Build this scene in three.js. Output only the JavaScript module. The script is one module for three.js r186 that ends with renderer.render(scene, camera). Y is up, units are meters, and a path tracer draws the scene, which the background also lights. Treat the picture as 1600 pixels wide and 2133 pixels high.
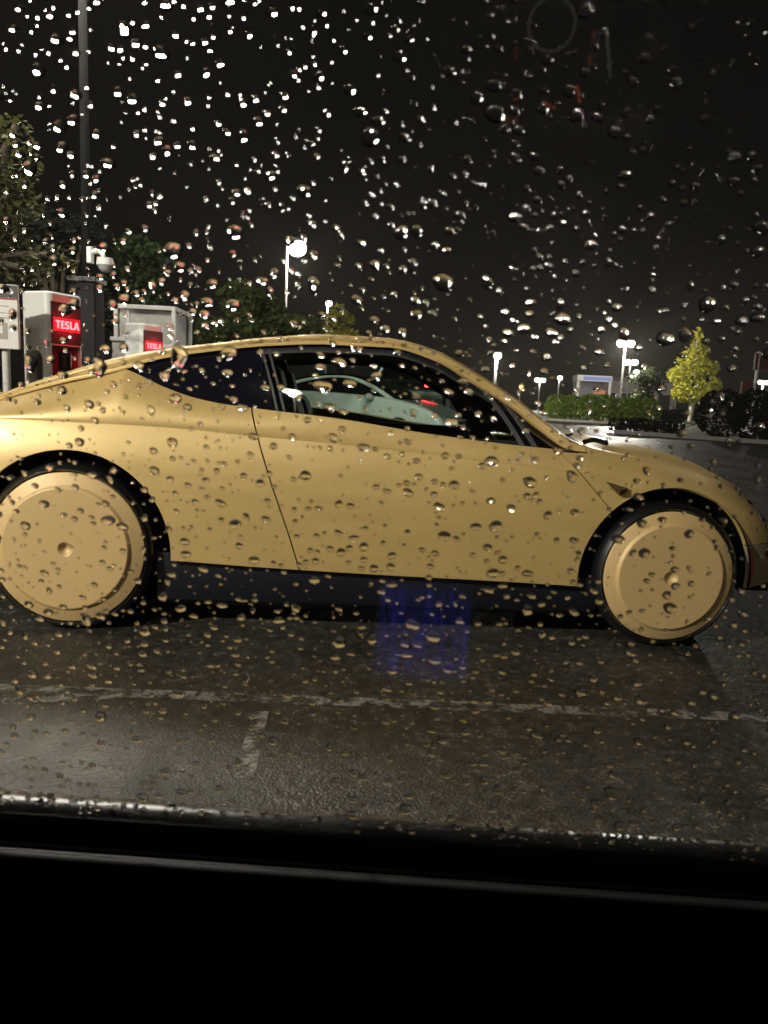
import * as THREE from 'three';
import { RoundedBoxGeometry } from 'three/addons/geometries/RoundedBoxGeometry.js';
import { TextGeometry } from 'three/addons/geometries/TextGeometry.js';
import { FontLoader } from 'three/addons/loaders/FontLoader.js';
import { mergeGeometries } from 'three/addons/utils/BufferGeometryUtils.js';
import { Brush, Evaluator, SUBTRACTION } from 'three-bvh-csg';

const scene = new THREE.Scene();
const rad = THREE.MathUtils.degToRad;

// ---------------------------------------------------------------- camera
const camera = new THREE.PerspectiveCamera(69.4, 768 / 1024, 0.02, 900);
camera.position.set(0, 1.08, 0);
camera.rotation.order = 'YXZ';
camera.rotation.set(rad(-9.04), 0, rad(2.7));
camera.focus = 3.4; camera.userData.fStop = 14;   // the phone focuses on the car, not on the drops

// ---------------------------------------------------------------- night sky: an overcast with a little town light in it
{
  const w = 128, h = 64, d = new Float32Array(w * h * 4);
  for (let y = 0; y < h; y++) for (let x = 0; x < w; x++) {
    const el = (y + 0.5) / h * 180 - 90, k = Math.exp(-Math.max(el, 0) / 22), i = (y * w + x) * 4;
    d[i] = 0.0022 + 0.0016 * k; d[i + 1] = 0.0019 + 0.0013 * k; d[i + 2] = 0.0018 + 0.0012 * k; d[i + 3] = 1;
  }
  const sky = new THREE.DataTexture(d, w, h, THREE.RGBAFormat, THREE.FloatType);
  sky.mapping = THREE.EquirectangularReflectionMapping; sky.magFilter = THREE.LinearFilter; sky.needsUpdate = true;
  scene.background = sky; scene.environment = sky;
}
const renderer = new THREE.WebGLRenderer({ antialias: true });
renderer.toneMapping = THREE.LinearToneMapping;
renderer.toneMappingExposure = 1;
renderer.shadowMap.enabled = true;
scene.fog = new THREE.FogExp2(new THREE.Color().setRGB(0.85, 0.8, 0.74), 0.0004);   // drizzle in the air

// ---------------------------------------------------------------- helpers
let seedState = 1;
const seed = (s) => { seedState = s >>> 0; };
const rnd = () => { seedState = (seedState + 0x6d2b79f5) | 0; let t = Math.imul(seedState ^ (seedState >>> 15), 1 | seedState); t = (t + Math.imul(t ^ (t >>> 7), 61 | t)) ^ t; return ((t ^ (t >>> 14)) >>> 0) / 4294967296; };
const rr = (a, b) => a + (b - a) * rnd();
const used = new Map();
function numbered(name) { const n = used.get(name) ?? 0; used.set(name, n + 1); return n ? name + '_' + String(n).padStart(3, '0') : name; }
function tag(o, label, category, group) { o.userData.label = label; o.userData.category = category; if (group) o.userData.group = group; return o; }
function thing(name, label, category, pos = [0, 0, 0], turn = 0, group) {
  const g = new THREE.Group(); g.name = numbered(name); g.position.set(...pos); g.rotation.y = turn; scene.add(g);
  return tag(g, label, category, group);
}
function part(name, geo, mat, parent, label) {
  const m = new THREE.Mesh(geo, mat); m.name = name; m.castShadow = m.receiveShadow = true; parent.add(m);
  if (label) m.userData.label = label;
  return m;
}
function setting(name, geo, mat) { const m = part(name, geo, mat, scene); m.name = numbered(name); m.userData.kind = 'structure'; return m; }
const box = (w, h, d, x = 0, y = 0, z = 0, r = 0) => { const g = r ? new RoundedBoxGeometry(w, h, d, 3, r) : new THREE.BoxGeometry(w, h, d); return g.translate(x, y, z); };
const cyl = (r0, r1, h, x = 0, y = 0, z = 0, n = 20) => new THREE.CylinderGeometry(r0, r1, h, n).translate(x, y, z);
function tube(pts, r, n = 24, k = 8) { return new THREE.TubeGeometry(new THREE.CatmullRomCurve3(pts.map((p) => new THREE.Vector3(...p))), n, r, k, false); }
const merge = (list) => mergeGeometries(list.map((g) => { const q = g.index ? g.toNonIndexed() : g; for (const k of Object.keys(q.attributes)) if (!['position', 'normal', 'uv'].includes(k)) q.deleteAttribute(k); return q; }));
const std = (rgb, roughness = 0.6, metalness = 0, more = {}) => new THREE.MeshPhysicalMaterial({ color: new THREE.Color().setRGB(...rgb), roughness, metalness, ...more });
const glow = (rgb, k) => new THREE.MeshStandardMaterial({ color: 0x222222, roughness: 0.5, emissive: new THREE.Color().setRGB(...rgb), emissiveIntensity: k });

// monotone cubic through points
function curve(...pts) {
  const n = pts.length, m = [], dl = [];
  for (let i = 0; i < n - 1; i++) dl.push((pts[i + 1][1] - pts[i][1]) / (pts[i + 1][0] - pts[i][0]));
  m[0] = dl[0]; m[n - 1] = dl[n - 2];
  for (let i = 1; i < n - 1; i++) m[i] = dl[i - 1] * dl[i] <= 0 ? 0 : 2 / (1 / dl[i - 1] + 1 / dl[i]);
  return (x) => {
    if (x <= pts[0][0]) return pts[0][1] + m[0] * (x - pts[0][0]);
    if (x >= pts[n - 1][0]) return pts[n - 1][1] + m[n - 1] * (x - pts[n - 1][0]);
    let i = 0; while (x > pts[i + 1][0]) i++;
    const h = pts[i + 1][0] - pts[i][0], t = (x - pts[i][0]) / h, t2 = t * t, t3 = t2 * t;
    return (2 * t3 - 3 * t2 + 1) * pts[i][1] + (t3 - 2 * t2 + t) * h * m[i] + (-2 * t3 + 3 * t2) * pts[i + 1][1] + (t3 - t2) * h * m[i + 1];
  };
}
const smooth = (a, b, x) => { const t = Math.min(1, Math.max(0, (x - a) / (b - a))); return t * t * (3 - 2 * t); };

// tileable value noise
function noiseGrid(n, s) { seed(s); const g = new Float32Array(n * n); for (let i = 0; i < n * n; i++) g[i] = rnd(); return (u, v) => { const x = ((u % 1) + 1) % 1 * n, y = ((v % 1) + 1) % 1 * n, x0 = Math.floor(x), y0 = Math.floor(y), a = x - x0, b = y - y0, p = a * a * (3 - 2 * a), q = b * b * (3 - 2 * b), X1 = (x0 + 1) % n, Y1 = (y0 + 1) % n, X0 = x0 % n, Y0 = y0 % n; return (g[Y0 * n + X0] * (1 - p) + g[Y0 * n + X1] * p) * (1 - q) + (g[Y1 * n + X0] * (1 - p) + g[Y1 * n + X1] * p) * q; }; }
function texture(n, f, srgb = false, rep = 1) {
  const d = new Uint8Array(n * n * 4);
  for (let y = 0; y < n; y++) for (let x = 0; x < n; x++) { const c = f((x + 0.5) / n, (y + 0.5) / n), i = (y * n + x) * 4; for (let k = 0; k < 3; k++) d[i + k] = Math.max(0, Math.min(255, Math.round((Array.isArray(c) ? c[k] : c) * 255))); d[i + 3] = 255; }
  const t = new THREE.DataTexture(d, n, n); t.magFilter = THREE.LinearFilter; t.minFilter = THREE.LinearMipmapLinearFilter; t.wrapS = t.wrapT = THREE.RepeatWrapping; t.repeat.set(rep, rep);
  if (srgb) t.colorSpace = THREE.SRGBColorSpace; t.needsUpdate = true; return t;
}
const nz = [noiseGrid(5, 11), noiseGrid(13, 12), noiseGrid(37, 13), noiseGrid(101, 14), noiseGrid(290, 15), noiseGrid(512, 16)];

// ---------------------------------------------------------------- materials
const streak = (u, v) => 0.45 * nz[1](u * 0.5, v * 2) + 0.35 * nz[2](u * 0.25, v * 3) + 0.2 * nz[3](u * 0.5, v);
const paintMap = texture(512, (u, v) => { const k = 0.93 + 0.09 * (streak(u, v) - 0.5) + 0.05 * nz[4](u, v); return [k, k, k]; }, false), paintRough = texture(512, (u, v) => 0.70 + 0.34 * (streak(u, v + 0.5) - 0.5));
const gold = std([0.49, 0.345, 0.13], 0.66, 0.26, { map: paintMap, roughnessMap: paintRough, clearcoat: 0.15, clearcoatRoughness: 0.3 });
const goldDisc = std([0.45, 0.31, 0.135], 0.52, 0.15);
const trimBlack = std([0.008, 0.008, 0.012], 0.35);
const skirtBlack = std([0.003, 0.0035, 0.009], 0.55);
const rubber = std([0.004, 0.004, 0.005], 0.35, 0, { clearcoat: 1, clearcoatRoughness: 0.16 });
const wellBlack = std([0.002, 0.002, 0.003], 0.95, 0, { specularIntensity: 0.1 });
const blackGlass = std([0.004, 0.004, 0.007], 0.06, 0, { clearcoat: 0.6, clearcoatRoughness: 0.03 });
const tinted = new THREE.MeshPhysicalMaterial({ color: new THREE.Color().setRGB(0.80, 0.93, 0.85), roughness: 0.02, transmission: 1, thickness: 0, ior: 1.5 });
const cabinDark = std([0.006, 0.006, 0.007], 0.85);
const greyTrim = std([0.02, 0.02, 0.02], 0.5);
const white = std([0.62, 0.62, 0.60], 0.45, 0, { clearcoat: 0.3, clearcoatRoughness: 0.3 });
const offGrey = std([0.36, 0.35, 0.33], 0.6);
const paleGrey = std([0.5, 0.49, 0.47], 0.55);
const steel = std([0.32, 0.32, 0.31], 0.5, 0.6);
const darkSteel = std([0.03, 0.03, 0.032], 0.5, 0.3);
const concrete = std([0.30, 0.29, 0.27], 0.8);
concrete.bumpMap = texture(256, (u, v) => 0.5 * nz[2](u, v) + 0.5 * nz[4](u, v)); concrete.bumpScale = 0.004;
const bark = std([0.06, 0.045, 0.03], 0.9);

// ---------------------------------------------------------------- ground
{
  const blotch = (u, v) => 0.5 * nz[0](u, v) + 0.3 * nz[1](u, v) + 0.2 * nz[2](u, v);
  const grain = (u, v) => 0.45 * nz[3](u, v) + 0.55 * nz[5](u, v);
  const map = texture(1024, (u, v) => { const b = blotch(u, v), g = grain(u, v), k = 0.075 + 0.13 * b + 0.2 * (g - 0.5) + (g > 0.78 ? 0.10 : 0); return [k * 1.05, k * 0.985, k * 0.86]; }, true);
  const rough = texture(1024, (u, v) => 0.24 + 0.55 * blotch(v, u) + 0.14 * grain(u, v));
  const bump = texture(1024, (u, v) => grain(u, v));
  const m = new THREE.MeshStandardMaterial({ map, roughnessMap: rough, bumpMap: bump, bumpScale: 0.0035, roughness: 0.95 });
  const g = new THREE.PlaneGeometry(700, 700).rotateX(-Math.PI / 2), uv = g.attributes.uv;
  for (let i = 0; i < uv.count; i++) uv.setXY(i, uv.getX(i) * 700 / 2.6, uv.getY(i) * 700 / 2.6);
  setting('ground', g, m);
}
// worn painted lines
{
  const wear = texture(512, (u, v) => { const a = 0.45 * nz[2](u, v) + 0.35 * nz[3](u, v) + 0.2 * nz[4](u, v); return smooth(0.36, 0.80, a) * 0.36; });
  const paint = std([0.42, 0.40, 0.36], 0.55); paint.alphaMap = wear; paint.transparent = true;
  const line = (x0, z0, x1, z1, w, h) => {
    const dx = x1 - x0, dz = z1 - z0, l = Math.hypot(dx, dz), g = new THREE.PlaneGeometry(l, w).rotateX(-Math.PI / 2).rotateY(Math.atan2(-dz, dx)).translate((x0 + x1) / 2, h, (z0 + z1) / 2), uv = g.attributes.uv;
    for (let i = 0; i < uv.count; i++) uv.setXY(i, uv.getX(i) * l / 1.3 + x0, uv.getY(i) * w / 1.3 + z0);
    return g;
  };
  const a = setting('parking_line', line(-1.9, -2.435, 2.1, -2.52, 0.075, 0.004), paint);
  setting('parking_line', line(-0.385, -2.36, -0.355, -1.92, 0.055, 0.004), paint);
  setting('parking_line', line(-1.25, -2.34, -0.82, -2.45, 0.05, 0.004), paint);
}

// ---------------------------------------------------------------- lamps of the car park
const lampMetal = std([0.12, 0.12, 0.115], 0.5, 0.4), polePale = std([0.22, 0.22, 0.21], 0.5);
function lampPost(label, x, z, height, heads, intensity, lum, { pole = 0.07, poleMat = lampMetal, tint = [1, 0.93, 0.80], group = 'lamp posts of the car park', foot } = {}) {
  const t = thing('lamp_post', label, 'street lamp', [x, 0, z], 0, group);
  part('pole', new THREE.CylinderGeometry(pole * 0.75, pole, height, 16).translate(0, height / 2, 0), poleMat, t);
  part('base', merge([box(pole * 4.5, 0.04, pole * 4.5, 0, 0.02, 0), cyl(pole * 1.5, pole * 1.9, 0.22, 0, 0.15, 0)]), poleMat, t);
  for (const [dx, dz, size] of heads) {
    const l = Math.hypot(dx, dz) || 1e-3;
    part('arm', tube([[0, height - 0.12, 0], [dx * 0.4, height - 0.02, dz * 0.4], [dx, height + 0.02, dz]], pole * 0.45, 10), poleMat, t);
    const h = part('lamp_head', new RoundedBoxGeometry(size * 1.7, size * 0.4, size * 1.5, 3, size * 0.15).rotateY(Math.atan2(-dz, dx)).translate(dx, height + 0.02, dz), poleMat, t);
    part('lens', new THREE.SphereGeometry(size, 24, 16).scale(1, 0.85, 1).translate(dx, height - size * 0.78, dz), glow(tint, lum), h);
    const p = new THREE.PointLight(new THREE.Color().setRGB(...tint), intensity); p.position.set(x + dx, height - size * 1.63 - 0.16, z + dz); p.castShadow = true; p.shadow.radius = 6; scene.add(p);
  }
  return t;
}
lampPost('tall slim dark pole behind the nearest charging post, reaching above the frame', -3.14, -7.8, 5.75, [[0.62, 0.5, 0.46], [-0.6, 0.62, 0.46]], 6, 62, { pole: 0.05, poleMat: std([0.008, 0.008, 0.008], 0.9, 0, { specularIntensity: 0.15 }) });
lampPost('lamp post standing behind the photographer, lighting the gold car', -1.3, 5.9, 8.3, [[0, -0.6, 0.34]], 35, 55, {});
lampPost('lamp post to the left behind the photographer, the main light on the gold car', -6.9, 2.9, 5.3, [[0.5, -0.4, 0.34]], 355, 40, {});
lampPost('bright single lamp on a pale pole high above the gold car roof', -4.25, -30, 6.75, [[0.42, 0.2, 0.34]], 150, 60, { pole: 0.06, poleMat: polePale });
lampPost('small round yellowish lamp just over the leafy yellow-green tree', -4.0, -46, 6.45, [[0.1, 0.1, 0.19]], 40, 18, {});
lampPost('single white lamp on a pale pole above the windscreen of the gold car', 5.42, -39, 3.45, [[0.05, 0.1, 0.19]], 170, 40, { pole: 0.1, poleMat: polePale });
lampPost('twin-headed lamp post, its two heads highest over the pale building', 18.45, -60, 6.15, [[-0.4, 0.1, 0.3], [0.4, 0.1, 0.3]], 400, 40, { pole: 0.09, poleMat: polePale });
lampPost('twin-headed lamp post seen just under the higher twin lamps', 26.9, -85, 6.2, [[-0.45, 0.1, 0.36], [0.45, 0.1, 0.36]], 60, 30, { pole: 0.09 });
lampPost('small single lamp below the two twin lamps', 32.5, -100, 5.8, [[0.05, 0.1, 0.32]], 40, 25, { pole: 0.09 });
lampPost('low twin lamp seen left of the blue-lit canopy', 17.9, -90, 3.85, [[-0.34, 0.1, 0.3], [0.34, 0.1, 0.3]], 30, 25, { pole: 0.08 });
lampPost('tall lamp post far over the right of the car park, its head above the frame', 13, -14, 11.4, [[-0.7, 0.5, 0.34]], 2, 38, { pole: 0.07, poleMat: std([0.02, 0.02, 0.02], 0.5) });
lampPost('tiny single lamp between the low twin lamp and the blue-lit canopy', 20.2, -90, 4.2, [[0.05, 0.1, 0.28]], 15, 22, { pole: 0.07 });
lampPost('tiny orange lamp low over the bonnet end of the gold car', 16.5, -95, 3.0, [[0.05, 0.1, 0.22]], 8, 8, { pole: 0.06, tint: [1, 0.35, 0.08] });
lampPost('low twin lamp above the dark hedge at the edge of the picture', 27.2, -55, 3.35, [[-0.24, 0.1, 0.17], [0.24, 0.1, 0.17]], 25, 20, { pole: 0.07 });

// ---------------------------------------------------------------- the gold car
const car = thing('gold_coupe', 'satin gold two-door coupe with full disc wheels parked alongside', 'car', [-1.346 - 0.0533 * 0.88, 0, -3.094 - 0.9986 * 0.88], rad(3.055));
{
  const yCrease = curve([-0.9, 0.885], [-0.27, 0.902], [0.28, 0.899], [0.52, 0.891], [0.764, 0.876], [1.03, 0.863], [1.34, 0.843], [1.65, 0.820], [2.2, 0.775], [2.8, 0.68], [3.34, 0.46]);
  const yLow = curve([-0.9, 0.80], [-0.354, 0.983], [-0.062, 1.068], [0.098, 1.107], [0.2, 1.137], [0.32, 1.18], [0.572, 1.231], [0.812, 1.266], [1.097, 1.286], [1.34, 1.286], [1.55, 1.238], [1.72, 1.150], [1.895, 1.054], [2.03, 0.957], [2.17, 0.874], [2.3, 0.862], [2.49, 0.838], [2.73, 0.80], [2.92, 0.757], [3.07, 0.70], [3.18, 0.625], [3.34, 0.48]);
  const yTop = curve([-0.9, 0.84], [-0.4, 1.006], [-0.25, 1.06], [-0.08, 1.116], [0.137, 1.186], [0.35, 1.234], [0.566, 1.270], [0.808, 1.308], [1.094, 1.334], [1.34, 1.332], [1.55, 1.293], [1.72, 1.217], [1.897, 1.118], [1.97, 1.072], [2.09, 0.985], [2.2, 0.915], [2.3, 0.884], [2.49, 0.852], [2.73, 0.815], [2.92, 0.775], [3.07, 0.72], [3.18, 0.645], [3.34, 0.5]);
  const beltPts = curve([0.2, 1.136], [0.239, 1.122], [0.369, 1.068], [0.51, 1.026], [0.632, 1.006], [0.754, 0.995], [1.125, 0.967], [1.545, 0.917], [1.864, 0.889], [2.122, 0.873], [2.2, 0.868]);
  const yBelt = (x) => (x < 0.2 || x > 2.17 ? yLow(x) : Math.min(beltPts(x), yLow(x)));
  const ySill = curve([-0.9, 0.36], [-0.4, 0.33], [0.434, 0.323], [0.774, 0.309], [1.361, 0.292], [1.895, 0.282], [2.217, 0.273], [2.8, 0.262], [3.34, 0.30]);
  const zMax = curve([-0.82, 0.62], [-0.7, 0.74], [-0.5, 0.82], [-0.2, 0.866], [0.2, 0.878], [0.7, 0.88], [2.0, 0.88], [2.55, 0.878], [2.8, 0.862], [3.0, 0.82], [3.15, 0.75], [3.27, 0.64], [3.35, 0.46]);
  const zBelt = curve([-0.82, 0.40], [-0.6, 0.52], [-0.3, 0.62], [0.05, 0.685], [0.2, 0.705], [0.4, 0.74], [0.7, 0.778], [1.1, 0.80], [2.0, 0.80], [2.2, 0.785], [2.5, 0.765], [2.8, 0.71], [3.05, 0.61], [3.25, 0.46], [3.35, 0.32]);
  const zRail = curve([-0.82, 0.39], [-0.6, 0.51], [-0.3, 0.61], [0.05, 0.675], [0.2, 0.685], [0.6, 0.675], [1.3, 0.662], [1.7, 0.668], [2.0, 0.70], [2.2, 0.755], [2.3, 0.772], [2.5, 0.76], [2.8, 0.705], [3.05, 0.605], [3.25, 0.455], [3.35, 0.315]);
  const fade = (x) => 1 - smooth(1.3, 2.2, x), tuck = (x) => 1 - smooth(0.5, 1.25, x);
  const lip = (x) => 0.016 * (1 - smooth(2.1, 2.35, x));
  // one half section, bottom to centre; every row keeps its index along the car
  const ROWS = { side: 44, flank: 22, glass: 20, rail: 16, roof: 14 };
  function section(x) {
    const out = [], ys = ySill(x), yc = yCrease(x), yb = Math.max(yBelt(x), yc + 0.004), yl = Math.max(yLow(x), yb), yt = Math.max(yTop(x), yl + 0.006), zm = zMax(x), f = fade(x), drop = 0.026 + 0.026 * f, y0 = Math.max(ys + 0.02, yc - 0.26);
    const side = (y) => (y > y0 ? zm - drop * ((y - y0) / (yc - y0)) ** 2.2 : zm - 0.022 * ((y0 - y) / 0.35) ** 2);
    const zc = zm - drop;
    for (let i = 0; i < ROWS.side; i++) { const y = ys + (yc - ys) * (i / (ROWS.side - 1)); out.push([y, side(y)]); }
    const zb = Math.min(zBelt(x), zc - 0.01), b = 0.045 * tuck(x);
    for (let i = 1; i <= ROWS.flank; i++) { const t = i / ROWS.flank; out.push([yc + (yb - yc) * t, zc + b * t - (zc + b - zb) * Math.pow(t, 1.7 - 0.1 * tuck(x))]); }
    const zr = Math.min(zRail(x), zb - 0.002);
    for (let i = 1; i <= ROWS.glass; i++) { const t = i / ROWS.glass; out.push([yb + (yl - yb) * t, zb + (zr - zb) * t + 0.012 * Math.sin(Math.PI * t) * smooth(0.02, 0.12, yl - yb)]); }
    const L = lip(x);
    const Hh = yt - yl, k1 = Math.min(0.011, Hh * 0.25) * (L / 0.016);
    for (let i = 0; i < ROWS.rail; i++) {
      if (i < 2) { out.push([yl + k1 * i, zr + L + (0.009 - 0.011 * i) * (L / 0.016)]); continue; }
      const q = (i - 1) / (ROWS.rail - 2);
      if (q <= 0.4) { const t = q / 0.4; out.push([yl + k1 + (Hh * 0.62 - k1) * t, zr + L - 0.002 * (L / 0.016) + 0.003 * t * (L / 0.016) - 0.012 * t * (1 - L / 0.016)]); continue; }
      const a = (q - 0.4) / 0.6 * Math.PI / 2, zq = zr + L + 0.001 * (L / 0.016) - 0.012 * (1 - L / 0.016);
      out.push([yl + Hh * 0.62 + Hh * 0.38 * Math.sin(a), zq - (zq - zr + 0.075) * (1 - Math.cos(a))]);
    }
    const ze = zr - 0.075, crown = 0.03 + 0.03 * smooth(2.1, 2.5, x);
    for (let i = 1; i <= ROWS.roof; i++) { const t = i / ROWS.roof; out.push([yt + crown * (1 - (1 - t) ** 2), ze * (1 - t)]); }
    return out;
  }
  const xs = []; for (let x = -0.8; x < 3.3; x += 0.0145) xs.push(x);
  for (let k = 1; k <= 8; k++) xs.push(3.3 + 0.045 * Math.sin(k / 8 * Math.PI / 2));
  const grid = xs.map(section), R = grid[0].length;
  const P = (i, j) => new THREE.Vector3(xs[i], grid[i][j][0], Math.max(0, grid[i][j][1]));
  const first = { side: 0, flank: ROWS.side - 1, glass: ROWS.side - 1 + ROWS.flank, rail: ROWS.side + ROWS.flank + ROWS.glass, roof: ROWS.side + ROWS.flank + ROWS.glass + ROWS.rail - 1 };
  const span = { side: [first.side, first.flank], flank: [first.flank, first.glass], glass: [first.glass, first.glass + ROWS.glass], rail: [first.rail, first.roof], roof: [first.roof, R - 1], lipStep: [first.glass + ROWS.glass, first.rail] };
  // triangles of the rows [a, b], clipped to where every f(x, y, z) > 0, pushed out along the normal by `out`, edges turned in by `flange`
  const v1 = new THREE.Vector3(), v2 = new THREE.Vector3();
  function normalAt(i, j, a, b) {
    v1.subVectors(P(Math.min(i + 1, xs.length - 1), j), P(Math.max(i - 1, 0), j));
    v2.subVectors(P(i, Math.min(j + 1, b)), P(i, Math.max(j - 1, a)));
    const n = new THREE.Vector3().crossVectors(v1, v2);
    return n.lengthSq() > 1e-16 ? n.normalize() : new THREE.Vector3(0, 1, 0);
  }
  function panel(ranges, fs = [], { out = 0, flange = 0.016, both = false, x0 = -9, x1 = 9 } = {}) {
    let tris = [];
    for (const [a, b] of ranges) {
      const cache = new Map(), vert = (i, j) => { const k = i * 1000 + j; if (!cache.has(k)) { const n = normalAt(i, j, a, b); cache.set(k, { p: P(i, j).addScaledVector(n, out), n, q: P(i, j) }); } return cache.get(k); };
      for (let i = 0; i < xs.length - 1; i++) {
        if (xs[i + 1] < x0 || xs[i] > x1) continue;
        for (let j = a; j < b; j++) { const A = vert(i, j), B = vert(i + 1, j), C = vert(i + 1, j + 1), D = vert(i, j + 1); tris.push([A, B, C], [A, C, D]); }
      }
    }
    for (const f of fs) {
      const next = [];
      for (const t of tris) {
        const v = t.map((q) => f(q.q.x, q.q.y, q.q.z));
        if (v.every((s) => s >= 0)) { next.push(t); continue; }
        if (v.every((s) => s < 0)) continue;
        const poly = [];
        for (let k = 0; k < 3; k++) {
          const A = t[k], B = t[(k + 1) % 3], a = v[k], b = v[(k + 1) % 3];
          if (a >= 0) poly.push(A);
          if ((a >= 0) !== (b >= 0)) { const s = a / (a - b); poly.push({ p: A.p.clone().lerp(B.p, s), n: A.n.clone().lerp(B.n, s).normalize(), q: A.q.clone().lerp(B.q, s) }); }
        }
        for (let k = 1; k + 1 < poly.length; k++) next.push([poly[0], poly[k], poly[k + 1]]);
      }
      tris = next;
    }
    const pos = [], nor = [], uv = [];
    const put = (p, n) => { pos.push(p.x, p.y, p.z); nor.push(n.x, n.y, n.z); uv.push(p.x, p.y + p.z); };
    for (const t of tris) for (const q of t) put(q.p, q.n);
    if (flange) {
      const key = (p) => Math.round(p.x * 2e4) + ',' + Math.round(p.y * 2e4) + ',' + Math.round(p.z * 2e4), edges = new Map();
      for (const t of tris) for (let k = 0; k < 3; k++) { const A = t[k], B = t[(k + 1) % 3], ka = key(A.p), kb = key(B.p); if (ka === kb) continue; const e = ka < kb ? ka + '|' + kb : kb + '|' + ka; edges.set(e, edges.has(e) ? null : [A, B]); }
      for (const e of edges.values()) {
        if (!e || (e[0].p.z < 0.01 && e[1].p.z < 0.01)) continue;
        const [A, B] = e, A2 = A.p.clone().addScaledVector(A.n, -flange), B2 = B.p.clone().addScaledVector(B.n, -flange), n = new THREE.Vector3().subVectors(A2, A.p).cross(new THREE.Vector3().subVectors(B.p, A.p)).normalize();
        for (const p of [A.p, A2, B2, A.p, B2, B.p]) put(p, n);
      }
    }
    if (both) { const n = pos.length / 9; for (let k = 0; k < n; k++) for (const c of [0, 2, 1]) { const i = k * 9 + c * 3; pos.push(pos[i], pos[i + 1], -pos[i + 2]); nor.push(nor[i], nor[i + 1], -nor[i + 2]); uv.push(uv[(k * 3 + c) * 2], uv[(k * 3 + c) * 2 + 1]); } }
    const g = new THREE.BufferGeometry();
    g.setAttribute('position', new THREE.Float32BufferAttribute(pos, 3)); g.setAttribute('normal', new THREE.Float32BufferAttribute(nor, 3)); g.setAttribute('uv', new THREE.Float32BufferAttribute(uv, 2));
    return g;
  }
  function mirror(g) {
    const q = g.clone(), p = q.attributes.position.array, n = q.attributes.normal.array;
    for (let k = 0; k < p.length; k += 9) for (const arr of [p, n]) { for (let c = 0; c < 3; c++) arr[k + c * 3 + 2] *= -1; for (let c = 0; c < 3; c++) { const s = arr[k + 3 + c]; arr[k + 3 + c] = arr[k + 6 + c]; arr[k + 6 + c] = s; } }
    return q;
  }
  const bothSides = (name, g, m, label) => { part(name, g, m, car, label); part(name, mirror(g), m, car); };
  const RC = [0.0, 0.355, 0.432], FC = [2.634, 0.322, 0.408];
  const outside = (c, r = c[2]) => (x, y) => Math.hypot(x - c[0], y - c[1]) - r;
  const doorR = curve([0.3, 0.99], [0.468, 0.936], [0.675, 0.861], [0.897, 0.785], [0.996, 0.757], [1.2, 0.70]), doorF = curve([0.2, 2.52], [0.612, 2.353], [0.68, 2.294], [0.772, 2.209], [0.872, 2.112], [0.9, 2.085]);
  const gap = 0.0032, body = [span.side, span.flank];
  bothSides('rear_quarter_panel', panel(body, [(x, y) => doorR(y) - gap - x, outside(RC)], { x1: 1.1 }), gold);
  bothSides('door', panel(body, [(x, y) => x - doorR(y) - gap, (x, y) => doorF(y) - gap - x, outside(FC)], { x0: 0.6, x1: 2.6 }), gold);
  const bumperCut = (x, y) => Math.max(3.0 - x, y - 0.478);
  bothSides('front_fender', panel([...body, span.rail], [(x, y) => x - doorF(y) - gap, (x, y, z) => (y > 0.86 ? x - 2.25 : 1), outside(FC), bumperCut], { x0: 2.0 }), gold);
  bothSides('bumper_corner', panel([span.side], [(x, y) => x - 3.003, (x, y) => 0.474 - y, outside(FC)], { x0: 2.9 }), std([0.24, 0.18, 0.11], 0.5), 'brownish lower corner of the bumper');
  bothSides('roof_rail', panel([span.rail, span.lipStep], [(x) => 2.245 - x], { x1: 2.3, flange: 0.02 }), gold);
  part('roof_panel', panel([span.roof], [(x) => 1.42 - x], { both: true, x1: 1.5 }), gold, car);
  part('windscreen', panel([span.roof], [(x) => x - 1.424, (x) => 2.262 - x], { both: true, x0: 1.4, x1: 2.3 }), blackGlass, car);
  part('hood', panel([span.roof], [(x) => x - 2.268], { both: true, x0: 2.2 }), gold, car);
  // side windows
  const bLine = curve([0.85, 0.903], [0.98, 0.86], [1.10, 0.824], [1.233, 0.779], [1.32, 0.75]), aLine = curve([0.84, 1.975], [0.887, 1.952], [1.02, 1.868], [1.10, 1.80], [1.145, 1.745], [1.3, 1.55]);
  bothSides('quarter_window', panel([span.glass], [(x, y) => bLine(y) - x], { x0: 0.1, x1: 1.1, flange: 0.004 }), blackGlass, 'black opaque quarter window');
  bothSides('door_window', panel([span.glass], [(x, y) => x - bLine(y) - 0.004, (x, y) => aLine(y) - 0.004 - x], { x0: 0.6, x1: 2.1, flange: 0 }), tinted);
  bothSides('front_quarter_window', panel([span.glass], [(x, y) => x - aLine(y)], { x0: 1.5, x1: 2.25, flange: 0.004 }), blackGlass);
  const band = (f, w) => [(x, y) => f(x, y) + w / 2, (x, y) => w / 2 - f(x, y)];
  bothSides('window_seal', panel([span.glass], [...band((x, y) => y - (yLow(x) - 0.032), 0.011), (x, y) => x - bLine(y) - 0.01, (x, y) => aLine(y) - 0.01 - x], { out: 0.005, flange: 0.005, x0: 0.6, x1: 2.1 }), greyTrim);
  bothSides('window_frame', panel([span.glass], [(x, y) => y - (yLow(x) - 0.026), (x, y) => x - bLine(y) - 0.004, (x, y) => aLine(y) - x], { out: 0.003, flange: 0.004, x0: 0.6, x1: 2.1 }), trimBlack);
  part('pillar_trim', merge([0.012, 0.042].map((s) => panel([span.glass], band((x, y) => x - bLine(y) - s, 0.011), { out: 0.004, flange: 0.004, x0: 0.6, x1: 1.1 }))), greyTrim, car);
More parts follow.
